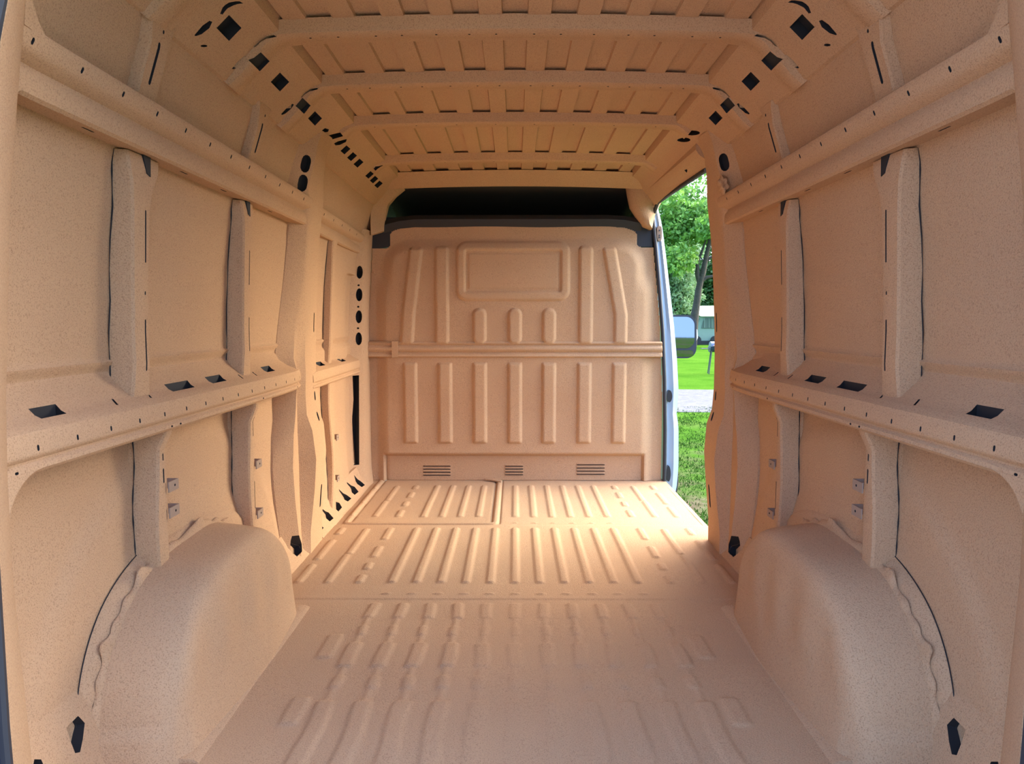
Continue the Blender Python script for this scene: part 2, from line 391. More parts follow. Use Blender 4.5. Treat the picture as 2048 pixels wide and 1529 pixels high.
# pillar at the rear edge of the sliding door (both sides)
def pillar_c(s):
    def Yx(px, X): return on(px, 643, X=-X).y
    rows = [  # z, P0..P4 as (|X|, Y)
        (.00, (.965, 3.03), (.915, 3.10), (.925, 3.16), (.900, 3.19), (.905, 3.40)),
        (.10, (.978, 3.02), (.920, 3.09), (.935, 3.17), (.902, 3.20), (.912, 3.43)),
        (.28, (.985, 2.99), (.922, 3.05), (.938, 3.17), (.882, 3.205), (.898, 3.44)),
        (.42, (.990, 2.98), (.925, 3.04), (.938, 3.17), (.872, 3.205), (.888, 3.44)),
        (.55, (.990, 3.00), (.925, 3.06), (.938, 3.16), (.885, 3.20), (.897, 3.44)),
        (.62, (.990, 3.03), (.922, 3.08), (.935, 3.15), (.902, 3.18), (.915, 3.42)),
        (.72, (.988, 3.03), (.915, 3.08), (.930, 3.14), (.903, 3.17), (.922, 3.42)),
        (.80, (.985, 3.03), (.905, 3.08), (.926, 3.14), (.902, 3.18), (.922, 3.42)),
        (.87, (.985, 3.03), (.930, 3.10), (.935, 3.14), (.904, 3.18), (.922, 3.42)),
        (1.0, (.982, 3.07), (.930, 3.13), (.922, 3.15), (.903, 3.19), (.918, 3.42)),
        (1.2, (.972, 3.13), (.910, 3.19), (.906, 3.20), (.900, 3.21), (.908, 3.42)),
        (1.35, (.955, 3.14), (.895, 3.19), (.892, 3.20), (.889, 3.22), (.895, 3.41)),
        (1.42, (.945, 3.13), (.885, 3.18), (.882, 3.19), (.880, 3.22), (.888, 3.41)),
        (1.52, (.930, 3.12), (.880, 3.16), (.868, 3.18), (.864, 3.24), (.878, 3.42)),
        (1.57, (.920, 3.04), (.905, 3.05), (.858, 3.12), (.858, 3.27), (.872, 3.42)),
        (1.64, (.905, 3.03), (.890, 3.05), (.842, 3.12), (.842, 3.26), (.867, 3.41)),
        (1.70, (.888, 3.03), (.872, 3.05), (.826, 3.12), (.828, 3.26), (.860, 3.40)),
        (1.76, (.870, 3.04), (.850, 3.07), (.812, 3.12), (.810, 3.26), (.845, 3.39)),
        (1.81, (.850, 3.06), (.820, 3.09), (.795, 3.13), (.785, 3.25), (.815, 3.38)),
    ]
    secs = []
    for z, *p in rows:
        back = float(skinX(z))+.03
        pts = [(s*x, y, z) for x, y in p]
        pts += [(s*(p[4][0]+.018), p[4][1]+.012, z), (s*back, p[4][1]+.012, z), (s*back, p[0][1]-.004, z)]
        secs.append(pts)
    o = obj('door_pillar', loft(secs), TAN, ROOT[s], 40); c = Cut()
    for z, hl, r in ((1.02, .045, .008), (.685, .022, .012), (.59, .022, .013), (.22, .055, .014)):
        fx = float(np.interp(z, [q[0] for q in rows], [q[4][0]+.002 for q in rows]))
        c.prism(capsule3((s*fx, 3.37, z), (0, 0, 1), (0, 1, 0), hl, r), (-s, 0, 0), .03, .016)
    # ovals above the rail on the rear-facing side
    for cx, cy in (((613, 328), (609.5, 368)) if s < 0 else ((616, 326),)):
        q = 0
        Y = 3.085; p = on(cx, cy, Y=Y); p = Vector((s*abs(p.x), Y, p.z))
        n = Vector((-s*.07, -.047, -.02)).normalized(); u = Vector((-s*.25, 0, 1)).normalized(); v = n.cross(u).normalized()
        c.prism(capsule3(p, u, v, .036, .024, 7), n, .04, .03)
    c.px([(569, 1084), (598, 1092), (604, 1104), (594, 1114), (583, 1105)], (-.925, 3, .03), (.8, 0, .6), .06, .06, mirror=s > 0)
    c.apply(o)
    if s > 0:   # crumpled lump of sprayed wiring clip under the oval
        bm = bmesh.new(); bmesh.ops.create_icosphere(bm, subdivisions=3, radius=.034)
        for v in bm.verts:
            v.co = v.co*(1+.35*math.sin(v.co.x*170+1)*math.sin(v.co.z*140)); v.co.x *= .6
            v.co += Vector((.855, 3.10, 1.585))
        obj('sprayed_cable_clip', bm, TAN, ROOT[s], 60)

def rear_pillar(s):
    # strip between wall frame (inner) and the door seal (outer); z rows
    rows = []
    zs = [-.02, .1, .226, .317, .44, .507, .577, .668, .757, .827, .889, 1.058, 1.231, 1.281, 1.397, 1.445, 1.50, 1.558, 1.62, 1.75, 1.86]
    xo = [float(np.interp(z, [0, .317, .507, .668, .827, 1.058, 1.281, 1.397, 1.447, 1.497, 1.62, 1.75, 1.86], [.79, .801, .804, .804, .801, .792, .777, .765, .755, .742, .70, .64, .56])) for z in zs]
    xi = [float(np.interp(z, [0, .226, .44, .577, .757, .889, 1.231, 1.445, 1.558, 1.62, 1.75, 1.86], [.862, .874, .884, .890, .889, .884, .858, .830, .812, .80, .77, .73])) for z in zs]
    secs = []
    for z, a, b in zip(zs, xo, xi):
        bk = float(skinX(z))+.03
        k = max(1.0, min(.858/b, 1.06)); zi = CZ+(z-CZ)*k      # the frame leans forward towards the roof
        secs.append([(s*b*k, 1.275*k, zi), (s*(b*k-.008), 1.262*k, zi), (s*(a+.006), 1.140, z), (s*a, 1.125, z), (s*(a+.012), 1.11, z), (s*(a+.05), 1.105, z), (s*(bk), 1.10, z), (s*bk, 1.285*k, zi), (s*(b*k+.012), 1.285*k, zi)])
    obj('rear_pillar', loft(secs), TAN, ROOT[s], 45)
    # rounded corners where rails run into the pillar
    def corner(x0, z0, sy, R, x1=None, out=0, ys=1.27):
        x1 = x1 or x0
        pts = [(ys, z0)]+[(ys+R-R*math.sin(a), z0+sy*(R-R*math.cos(a))) for a in [math.pi/2*k/8 for k in range(9)]]
        f = lambda z: x0+(x1-x0)*abs(z-z0)/R
        obj('corner_gusset', loft([[(s*(f(z)+d+out*sst(0, 1, (y-ys)/R)), y, z) for y, z in pts] for d in (0, .03)]), TAN, ROOT[s])
    corner(.888, .75, -1, .10, .89); corner(.868, 1.44, -1, .08, .870, .018, 1.30); corner(.853, 1.54, 1, .11, .842, .012, 1.33)
    corner(.93, .83, 1, .05, .92)
    # wheel-side sill at the rear corner
    bm = bmesh.new()
    bm = loft([[(s*.80, y, 0), (s*.905, y, .0), (s*.925, y, .05), (s*.955, y, .16), (s*.982, y, .22), (s*1.01, y, -.03), (s*.80, y, -.03)] for y in (1.2, 1.60)])
    o = obj('rear_corner_sill', bm, TAN, ROOT[s]); c = Cut()
    for poly in ([(128, 1458), (152, 1434), (166, 1448), (163, 1480), (158, 1506), (148, 1508), (138, 1485)], [(64, 1521), (78, 1521), (90, 1545), (60, 1545)]):
        c.px(poly, (-.935, 1.5, .08), (.95, 0, .3), .05, .03, mirror=s > 0)
    c.apply(o)

# slanted sill strip with triangular openings along the floor edge
def sill(s, y0, y1):
    prof = [(.895, -.01), (.955, .07), (.975, .13), (.99, .13), (.99, -.01)]
    o = obj('sill_panel', loft([[(s*x, y, z) for x, z in prof] for y in (y0, y1)]), TAN, ROOT[s]); c = Cut()
    q7 = lambda L_: [(560+a*.3598, 600+b*.3598) for a, b in L_]
    polys = [q7([(25, 1345), (105, 1368), (122, 1400), (95, 1428), (65, 1405)]), q7([(-25, 1430), (48, 1470), (25, 1505), (-10, 1500)])]
    if s < 0: polys += [q7(p) for p in ([(205, 1236), (243, 1268), (220, 1294), (203, 1285)], [(212, 1160), (270, 1183), (298, 1215), (277, 1233), (250, 1210)], [(267, 1108), (330, 1130), (345, 1155), (325, 1178), (295, 1150)],
        [(317, 1060), (370, 1085), (397, 1105), (378, 1122), (350, 1108)], [(362, 1020), (415, 1040), (437, 1068), (415, 1085), (392, 1065)], [(403, 980), (450, 1010), (472, 1030), (455, 1042), (430, 1025)])]
    for q in polys: c.px(q, (-.925, 3, .03), (.8, 0, .6), .04, .035, mirror=s > 0)
    c.apply(o)

for s in (-1, 1):
    mk_wall(s); rails(s); capped(s); pillar_c(s); rear_pillar(s)
sill(-1, 2.66, 3.30); sill(-1, 3.42, 4.66); sill(1, 2.66, 3.30)
# front-left pillar with the row of ovals and the long dark slit
def pillar_b():
    s = -1; w = ROOT[-1]
    zs = [.0, .1, .3, .5, .70, .74, .9, 1.0, 1.2, 1.35, 1.44, 1.50, 1.58]
    secs = []
    for z in zs:
        d = float(np.interp(z, [0, .1, 1.0, 1.3, 1.58], [-.01, 0, 0, -.012, -.03]))
        secs.append([(s*1.01, 4.46, z), (s*(.988+d), 4.482, z), (s*(.938+d), 4.528, z), (s*(.928+d), 4.545, z), (s*(.924+d), 4.62, z), (s*(.924+d), 4.78, z), (s*1.01, 4.78, z)])
    o = obj('front_pillar', loft(secs), TAN, w); c = Cut()
    p0 = Vector((-.963, 4.505, .8)); n = Vector((.68, -.73, 0)).normalized()
    for py in (545, 590, 634, 678):
        c.px(oval(717.5, py, 6.5, 13, 14), p0, n, .03, .03)
    for py in (571, 614, 657): c.px(oval(716, py, 2.5, 2, 6), p0, n, .03, .02)
    c.px([(705, 752), (718, 751), (718.5, 930), (706, 931), (705.5, 880), (704, 840), (707, 800)], p0, n, .03, .05)
    c.apply(o)
pillar_b()

# ------------------------------------------------------------------ ceiling
ZR = 1.905
def roofz(x): return ZR+.018*(1-(x/.78)**2)
def build_ceiling():
    sp_ = .144; xs, hs = [], []
    x = -.80
    xs.append(-.82); hs.append(0)
    for k in range(-5, 6):
        c = k*sp_+.0
        for dx, h in ((-.039, 0), (-.036, .012), (.036, .012), (.039, 0)):
            xs.append(c+dx); hs.append(h)
    xs.append(.82); hs.append(0)
    ys = np.linspace(1.15, 4.70, 24)
    P = np.array([[(a, y, roofz(a)+h) for a, h in zip(xs, hs)] for y in ys])
    c = link('ceiling', grid_mesh('ceiling', P), TAN, ang=20); tag(c, kind='structure')
    bm = bmesh.new()
    box(bm, -.86, .86, 1.10, 4.9, 1.955, 1.975)
    obj('outer_roof', bm, BODY, c)
    # 45 degree roof side rails
    nd = Vector((.115, 0, -.10)).normalized()
    RAILS, BOWS, HOLES = {}, [], []
    for s in (-1, 1):
        prof = [(.872, 1.736), (.858, 1.740), (.760, 1.852), (.738, 1.868), (.70, 1.884), (.69, 1.93), (.88, 1.93)]
        o = obj('roof_side_rail', loft([[(s*x, y, z) for x, z in prof] for y in (1.2, 4.66)]), TAN, c); k = Cut()
        p0 = (-.809, 2, 1.796); n = Vector((.112, 0, -.098)).normalized()
        RAILS[s] = (o, k)
    # cross bows
    def bow(y, drop=.036, wid=.105, full=True, slotrow=(), arcs=(), nm='roof_bow', holes=7, xe=None):
        half = [(.0, roofz(0)), (.25, roofz(.25)), (.5, roofz(.5)), (.66, roofz(.66)), (.712, roofz(.70)-.004), (.745, 1.886), (.765, 1.870)]
        half += [(.800, 1.828), (.845, 1.775), (.872, 1.742)] if full else [(.775, 1.862)]
        path = [(-x, z) for x, z in half[::-1]]+half[1:]
        P = [Vector((x, 0, z)) for x, z in path]; secs = []
        for i, p in enumerate(P):
            t = (P[min(i+1, len(P)-1)]-P[max(0, i-1)]).normalized(); nn = Vector((t.z, 0, -t.x))   # downwards
            if nn.z > 0: nn = -nn
            e = float(np.interp(abs(p.x), [0, .72, .77, .86, .88], [1, 1, 1.0, .9, .6]))
            q = lambda yy, d: (p.x+nn.x*d*e, yy, p.z+nn.z*d*e)
            secs.append([q(y-.022, -.003), q(y-.018, .002), q(y-.004, drop*.9), q(y+.004, drop), q(y+wid*.55, drop*.98), q(y+wid*.62, drop*.86), q(y+wid*.95, drop*.80), q(y+wid, drop*.6), q(y+wid, -.003)])
        o = obj(nm, loft(secs), TAN, c, 40); k = Cut()
        for xx in np.linspace(-.62, .62, holes*2):
            xx += .01*math.sin(xx*40)
            k.prism([(xx+.004*math.cos(a), y+wid*.30+.004*math.sin(a), roofz(xx)-drop) for a in [k2*math.pi/3 for k2 in range(6)]], (0, 0, -1), .012, .012)
        BOWS.append((o, k)); return o
    sc = .3418; cs = lambda L_: [(a*sc, b*sc) for a, b in L_]
    up = [cs([(1280, 70), (1300, 40), (1340, 15), (1400, 4), (1420, 15), (1370, 30), (1325, 52), (1295, 76)]),
          cs([(1485, 280), (1500, 245), (1540, 215), (1600, 204), (1620, 215), (1560, 226), (1525, 245), (1500, 272)]),
          cs([(1758, 565), (1775, 540), (1820, 518), (1860, 515), (1858, 524), (1810, 535), (1780, 555), (1764, 573)])]
    lw = [cs([(1137, 207), (1185, 150), (1225, 122), (1242, 128), (1225, 165), (1180, 200), (1145, 212)]),
          cs([(1357, 402), (1390, 360), (1430, 325), (1445, 328), (1435, 355), (1390, 395), (1365, 405)]),
          cs([(1645, 668), (1680, 630), (1710, 608), (1720, 612), (1705, 635), (1670, 665), (1650, 673)])]
    yy = [on(1030, p, Z=roofz(0)-.036).y for p in (60, 166, 245, 321)]
    d0 = yy[1]-yy[0]
    bow(yy[0]-d0*1.0); bow(yy[0]); bow(yy[1])
    bow(yy[2], full=False, holes=4); bow(yy[3], full=False, holes=3)
    bow(1.22, drop=.02, nm='rear_header', holes=2)
    both = up+lw+[dia(458, 56, 25, 26), dia(522, 125, 20, 20), dia(560, 164, 18.5, 19), dia(608, 213, 15, 15), dia(630, 237, 14, 14.5), oval(408, 92, 7, 2.6, 8)]
    left = [[(cx-10, cy+2), (cx+2, cy-9), (cx+10, cy-2), (cx-2, cy+9)] for cx, cy in ((691, 300), (704, 313.5), (717, 326.5))]
    left += [[(cx-8.5, cy+2), (cx+2, cy-7.5), (cx+8.5, cy-2), (cx-2, cy+7.5)] for cx, cy in ((739, 350), (748, 359.5), (757, 369))]
    left += [[(657, 271), (668, 268), (690, 263), (693, 267), (685, 273), (664, 279)], [(668, 287), (676, 283), (694, 278), (692, 284), (680, 290), (671, 291)], [(644, 261), (650, 256.5), (658, 259), (656, 264), (648, 265)]]
    left += [[(745, 343), (752, 335), (765, 330), (766, 332), (755, 338), (747, 346)]]
    right = [oval(1384, 266, 16, 5), oval(1368, 280, 13, 4.5)]
    for polys, sides in ((both, 'b'), (left, 'l'), (right, 'r')):
        for q in polys:
            best = None
            for o, k in list(RAILS.values())+BOWS:
                h = k.auto(o, q)
                if h and (best is None or h[2] < best[0][2]): best = (h, o, k)
            if not best: print('MISS', q[0]); continue
            (loc, nr, _), o, k = best
            k.px(q, loc, nr, .03, .03 if 'rail' in o.name else .016)
            if sides == 'b':
                k2 = RAILS[1][1] if o is RAILS[-1][0] else k
                k2.px(q, loc, nr, .03, .03 if 'rail' in o.name else .016, mirror=True)
    for o, k in list(RAILS.values())+BOWS: k.apply(o)
    # front header above the bulkhead opening
    yh = on(1030, 371, Z=1.85).y
    secs = [[(x, yh-.12, roofz(x)-.004), (x, yh-.10, roofz(x)-.02), (x, yh, roofz(x)-.066), (x, yh+.02, roofz(x)-.075), (x, yh+.03, roofz(x)+.02)] for x in np.linspace(-.80, .80, 13)]
    obj('front_header', loft(secs), TAN, c, 40)
    # header beam over the sliding door, and its mirror hidden in the left corner
    prof = [(.790, 1.88), (.785, 1.80), (.80, 1.778), (.855, 1.740), (.867, 1.740), (.885, 1.755), (.93, 1.88)]
    o = obj('door_header_rail', loft([[(x+d, y, z-.038*(4.72-y)/1.38+.018) for x, z in prof] for y, d in ((3.34, .012), (4.72, .010))]), TAN, c); k = Cut()
    k.prism([(.786, 3.55, 1.83), (.786, 3.60, 1.805), (.786, 3.64, 1.83), (.786, 3.59, 1.855)], (-1, 0, 0), .02, .02)
    k.prism([(.83, 3.62, 1.757), (.825, 3.68, 1.760), (.84, 3.69, 1.75)], (-.6, 0, -.8), .02, .02)
    for yq in (3.9, 4.2, 4.45): k.prism(capsule3((.785, yq, 1.82), (0, 0, 1), (0, 1, 0), .008, .004), (-1, 0, 0), .01, .01)
    k.apply(o)
    return c
CEIL = build_ceiling()

# ------------------------------------------------------------------ bulkhead partition
def build_bulkhead():
    Bx = lambda px: on(px, 700, Y=YB).x
    Bz = lambda py: on(1030, py, Y=YB).z
    e = .005
    x = np.arange(-.945, .945, e); z = np.arange(0.002, Bz(448), e)
    X, Z = np.meshgrid(x, z); h = np.zeros_like(X)
    zc0, zc1 = Bz(713), Bz(685)
    # edge flange: centre pressed towards the cargo side
    xl, xr = Bx(766), Bx(1292)
    din = np.minimum(X-Bx(752), Bx(1308)-X)
    top = Bz(470)-Z
    cor = np.maximum(Bx(795)-X, X-Bx(1262)); dc = np.hypot(np.maximum(cor+.10, 0), np.maximum(Z-Bz(540), 0))
    bulge = sst(0, .085, din)*sst(0, .04, top)*(1-sst(.11, .20, dc)*sst(Bz(590), Bz(540), Z))
    h += .035*bulge
    h += .010*sst(0, .10, din-.05)*(1-sst(.0, .25, np.abs(Z-.95)-.3))
    # toe recess
    toe = 1-sst(Bz(912), Bz(904), Z)
    inside = sst(Bx(764), Bx(770), X)*(1-sst(Bx(1286), Bx(1292), X))
    h -= .036*toe*inside
    ribs = []
    for px in (822, 891, 960, 1029.5, 1097, 1167.5, 1236.5):
        x0 = Bx(px); ribs.append(pad(X, Z, x0, (Bz(724)+Bz(886))/2, .047, (Bz(724)-Bz(886))/2, .016, r=.012, e=.02))
    for px in (960, 1029.5, 1097):
        ribs.append(pad(X, Z, Bx(px), (Bz(616)+Bz(690))/2, .046, (Bz(616)-Bz(690))/2, .016, r=.045, e=.02))
    for px in (886, 1169):
        ribs.append(pad(X, Z, Bx(px), (Bz(493)+Bz(690))/2, .047, (Bz(493)-Bz(690))/2, .016, r=.03, e=.02))
    for s, pts in ((-1, (816, 820, 836)), (1, (1238, 1238, 1215))):
        cx = np.interp(Z, [Bz(690), Bz(630), Bz(500)], [Bx(pts[0]), Bx(pts[1]), Bx(pts[2])])
        ribs.append(pad(X-cx, Z, 0, (Bz(496)+Bz(690))/2, .045, (Bz(496)-Bz(690))/2, .016, r=.02, e=.02))
    for r in ribs: h = h+r
    # blanked window: raised outer frame, inner line
    wx, wz = (Bx(914)+Bx(1138))/2, (Bz(484)+Bz(603))/2
    d = rbox(X, Z, wx, wz, (Bx(1138)-Bx(914))/2, (Bz(484)-Bz(603))/2, .07)
    h += .014*(1-sst(-.018, .002, d)) - .012*(1-sst(-.062, -.046, d)) + .004*(1-sst(-.085, -.075, d))
    # cross bar
    bar = sst(zc0-.004, zc0+.004, Z)*(1-sst(zc1-.004, zc1+.004, Z))
    h = h*(1-bar)+bar*(.052+.008*np.cos((Z-zc0)/(zc1-zc0)*4*math.pi-.6)) 
    h += .0015*np.sin(X*9)*np.sin(Z*11)
    Y = YB-h
    # outline
    xm = (X[:-1, :-1]+X[1:, 1:])/2; zm = (Z[:-1, :-1]+Z[1:, 1:])/2
    zk = [0, Bz(965), Bz(800), Bz(640), Bz(497)]
    xr_ = np.interp(zm, zk, [on(1324, 965, Y=YB).x, on(1324, 965, Y=YB).x, on(1324, 800, Y=YB).x, on(1319, 640, Y=YB).x, on(1306, 497, Y=YB).x])
    xl_ = np.interp(zm, zk, [on(736, 965, Y=YB).x, on(736, 965, Y=YB).x, on(736, 800, Y=YB).x, on(738, 640, Y=YB).x, on(745, 497, Y=YB).x])
    ok = (xm > xl_) & (xm < xr_)
    zt = np.where(np.abs(xm-.0) < .72, Bz(452), 0)
    nl = rbox(xm, zm, Bx(720), Bz(440), Bx(784)-Bx(720), Bz(440)-Bz(497), .03) > 0
    nr = rbox(xm, zm, Bx(1340), Bz(440), Bx(1340)-Bx(1270), Bz(440)-Bz(495), .03) > 0
    crn = np.interp(np.abs(xm-(Bx(784)+Bx(1270))/2), [0, .5, .70, .76, .80], [Bz(449), Bz(451), Bz(456), Bz(463), Bz(480)])
    ok &= nl & nr & (zm < crn)
    root = link('bulkhead_partition', grid_mesh('bulkhead_partition', np.stack([X, Y, Z], -1), ok), TAN, ang=60)
    root.modifiers.new('thick', 'SOLIDIFY').thickness = -.006
    tag(root, 'tan sprayed steel bulkhead with vertical ribs and a blanked window, closing off the cab', 'bulkhead')
    for x0, x1, y0, y1 in ((842, 902, 931, 949), (1008, 1049, 931, 948), (1153, 1214, 928, 947)):
        n = 4
        bm = bmesh.new()
        for k in range(n):
            zz = Bz(y0+(y1-y0)*k/(n-1)); a, b = Bx(x0), Bx(x1)
            loft([[(xx, YB+.002, zz-.005), (xx, YB-.010*ee, zz-.002), (xx, YB-.012*ee, zz+.001), (xx, YB+.002, zz+.009)] for xx, ee in ((a, .2), (a+.012, 1), (b-.012, 1), (b, .2))], bm)
        obj('vent_louvre', bm, TAN, root)
        bm = bmesh.new()
        for k in range(n):
            zz = Bz(y0+(y1-y0)*k/(n-1)); box(bm, Bx(x0)+.008, Bx(x1)-.008, YB-.0095, YB+.02, zz-.0075, zz-.0035)
        obj('vent_slot', bm, CAV, root)
    # fastener heads, jogged bar sleeve
    for px, py in ((1303, 537), (1310, 600), (1315, 667), (1316, 712), (1312, 765), (1312, 884), (747, 545), (741, 672), (742, 768), (744, 890), (1298, 952), (748, 952)):
        p = on(px, py, Y=YB-.004); bm = bmesh.new(); bmesh.ops.create_uvsphere(bm, u_segments=10, v_segments=6, radius=.008)
        for v in bm.verts: v.co = Vector((v.co.x, v.co.y*.5, v.co.z))+p
        obj('bolt_head', bm, TAN, root)
    for px in (792, 1018, 1069, 1145):
        p = on(px, 698, Y=YB-.06); bm = bmesh.new(); bmesh.ops.create_uvsphere(bm, u_segments=10, v_segments=6, radius=.006)
        for v in bm.verts: v.co = Vector((v.co.x, v.co.y*.5, v.co.z))+p
        obj('bolt_head', bm, TAN, root)
    bm = bmesh.new(); a, b = Bx(787), Bx(799)
    box(bm, a, b, YB-.068, YB-.03, zc0-.004, zc1+.008); obj('bar_sleeve', bm, TAN, root)
    for px in (988, 1138, 1262):
        a = Bx(px); bm = bmesh.new(); box(bm, a-.02, a+.02, YB-.05, YB-.036, zc0-.016, zc0+.004); obj('bar_foot', bm, TAN, root)
    bm = bmesh.new()   # kinked edge lip at the floor joint
    a, b = Bx(970), Bx(1002)
    loft([[(xx, YB-.02-q, .004), (xx, YB-.005, .004), (xx, YB-.005, .016), (xx, YB-.02-q, .012)] for xx, q in ((a, 0), (Bx(985), .02), (Bx(995), .05), (b, .07))], bm)
    obj('edge_lip', bm, TAN, root)
    return root
BULK = build_bulkhead()

# black cab header panel seen over the bulkhead
def build_cab_shelf():
    root = empty('cab_overhead_shelf', (0, YB+.02, 1.55))
    tag(root, 'black overhead shelf and headlining of the cab, above the tan bulkhead', 'shelf')
    def part(nm, bm, mat):
        o = obj(nm, bm, mat, root, 40); o.matrix_parent_inverse = Matrix.Translation(-root.location); return o
    zt = on(1030, 432, Y=YB+.03).z; zb = on(1030, 456, Y=YB+.03).z
    xs = np.linspace(-.83, .79, 17); secs = []
    for x in xs:
        d = -.035*max(0, (abs(x)-.6)/.22)**2
        secs.append([(x, YB+.012, zb-.03+d), (x, YB-.012, zb+.012+d), (x, YB-.022, (zt+zb)/2+.01+d), (x, YB-.005, zt+d), (x, YB+.06, zt+.004+d), (x, YB+.08, zb-.03+d)])
    part('shelf_front_rail', loft(secs), BLACK)
    secs = []
    for x in xs: secs.append([(x, YB+.05, zt-.005), (x, YB+.55, zt+.03), (x, YB+1.0, 1.74), (x, YB+1.0, 1.76), (x, YB+.5, zt+.01), (x, YB+.05, zt-.03)])
    part('shelf_tray', loft(secs), BLACK)
    secs = [[(x, yh, z), (x, yh, z+.02)] for x in () for yh, z in ()]
    bm = loft([[(x, YB-.01, 1.87), (x, YB+.3, 1.86), (x, YB+.75, 1.81), (x, YB+1.0, 1.73), (x, YB+1.02, 1.75), (x, YB+.75, 1.84), (x, YB+.3, 1.89), (x, YB-.01, 1.90)] for x in np.linspace(-.99, .84, 9)])
    part('headlining', bm, principled('brown_black_lining', (.06, .05, .042), .9))
    for s, p in ((-1, [(741, 500), (781, 494), (784, 470), (800, 455), (770, 452), (741, 456)]), (1, [(1304, 494), (1275, 494), (1269, 470), (1258, 452), (1285, 452), (1303, 458)])):
        a = [on(x, y, Y=YB-.005) for x, y in p]; 
        part('corner_bracket', loft([a, [q+Vector((0, .05, 0)) for q in a]]), BLACK)
    return root
build_cab_shelf()
# sprayed roof corners left and right of the overhead opening
def front_corners():
    # left: curved brace from roof rail down to the rail end
    pts = [(808, 377), (790, 392), (775, 410), (768, 440), (766, 462)]
    inn = [on(x, y, Y=4.66) for x, y in pts]; outp = [on(x, y, Y=4.60) for x, y in ((770, 375), (750, 392), (742, 412), (741, 440), (742, 470))]
    secs = [[a, b, b+Vector((-.03, .09, 0)), a+Vector((0, .06, 0))] for a, b in zip(inn, outp)]
    obj('front_corner_brace', loft(secs), TAN, ROOT[-1], 50)
    # right: moulded knee below the header
    pts = [(1254, 372), (1257, 392), (1262, 415), (1278, 440), (1288, 453), (1300, 458)]
    inn = [on(x, y, Y=4.655) for x, y in pts]; o2 = [on(x, y, Y=4.66) for x, y in ((1330, 372), (1330, 392), (1320, 410), (1310, 430), (1306, 448), (1304, 459))]
    secs = []
    for k, (a, b) in enumerate(zip(inn, o2)):
        m = (a+b)/2+Vector((0, -.045, .0)); secs.append([a, a*.6+m*.4+Vector((0, -.02, 0)), m, b, b+Vector((0, .06, 0)), a+Vector((0, .06, 0))])
    obj('front_corner_knee', loft(secs), TAN, ROOT[1], 60)
    # closing panels of the cab sides (dark)
    for s in (-1, 1):
        bm = bmesh.new(); box(bm, *(sorted((s*.85, s*.87)) if s > 0 else (-1.02, -.995)), YB+(.03 if s > 0 else -.1), YB+1.05, 1.2, 1.95)
        obj('cab_side_lining', bm, BLACK, ROOT[s])
front_corners()

# ------------------------------------------------------------------ sliding door opening: jamb, seal
def build_jamb():
    root = empty('door_1', (0.98, YB, 0)); root['kind'] = 'structure'
    def part(nm, bm, mat, ang=40):
        o = obj(nm, bm, mat, root, ang); o.matrix_parent_inverse = Matrix.Translation(-root.location); return o
    inner = [(1302, 400), (1306, 440), (1312, 500), (1319, 580), (1325, 660), (1329, 760), (1330, 860), (1329, 940), (1328, 972)]
    outer = [(1312, 400), (1324, 450), (1333, 520), (1341, 590), (1348, 650), (1354, 720), (1357, 780), (1353, 830), (1357, 850), (1357, 930), (1354, 970), (1350, 990)]
    iy = np.array([p[1] for p in inner]); ix = np.array([p[0] for p in inner]); oy = np.array([p[1] for p in outer]); ox = np.array([p[0] for p in outer])
    secs, seal = [], []
    for y in list(range(396, 972, 16))+[972, 990, 1010]:
        a = on(float(np.interp(y, iy, ix))+4, y, Y=YB+.01); b = on(float(np.interp(y, oy, ox)), y, Y=YB+.03)
        m = a.lerp(b, .55)+Vector((0, -.015, 0))
        secs.append([a, a.lerp(b, .25)+Vector((0, .0, 0)), m, b+Vector((-.01, -.006, 0)), b, b+Vector((.004, .10, 0)), a+Vector((0, .10, 0))])
    part('jamb_panel', loft(secs), BODY)
    path = [on(x, y, Y=YB-.02) for x, y in inner]
    sl = [on(1395, 352, X=.865), on(1360, 374, X=.868), on(1330, 394, X=.872), on(1312, 405, X=.876)]
    sl = [Vector((.874, 3.45, 1.715)), Vector((.872, 3.9, 1.730)), Vector((.872, 4.3, 1.742)), Vector((.872, 4.60, 1.748))]
    sl += [path[1]+Vector((0, -.01, .03))]+path[1:]
    part('rubber_seal', tube(bmesh.new(), sl, .012, 10), RUBBER, 60)
    # black edging on the rear side of the opening
    bm = tube(bmesh.new(), [(.892, 3.445, 1.66), (.905, 3.45, 1.5), (.925, 3.455, 1.25), (.934, 3.455, 1.12)], [.003, .006, .007, .003], 8); part('pillar_seal', bm, RUBBER, 60)
    # latch striker plate, round buffer and guide
    def plate(cx, cy, hx, hy, mat, nm, dy=.018, n=20, pw=1):
        pts = [on(cx+hx*math.copysign(abs(math.cos(t))**pw, math.cos(t)), cy+hy*math.copysign(abs(math.sin(t))**pw, math.sin(t)), Y=YB-dy) for t in [2*math.pi*k/n for k in range(n)]]
        return part(nm, loft([pts, [p+Vector((0, .04, 0)) for p in pts]]), mat)
    plate(1319, 467, 5, 15, CLIP, 'latch_striker', pw=.6)
    for dy in (-6, 4, 8): plate(1319, 467+dy, 1.5, 1.6, DARKM, 'striker_bolt', .022)
    plate(1339, 793, 5.5, 12, BLACK, 'rubber_buffer'); plate(1337, 948, 4.5, 16, BLACK, 'lower_striker')
    bm = tube(bmesh.new(), [on(1353, 940, Y=YB+.10), on(1354, 965, Y=YB+.10), on(1350, 992, Y=YB+.10)], .01, 8); part('step_edge', bm, BLACK)
    return root
build_jamb()

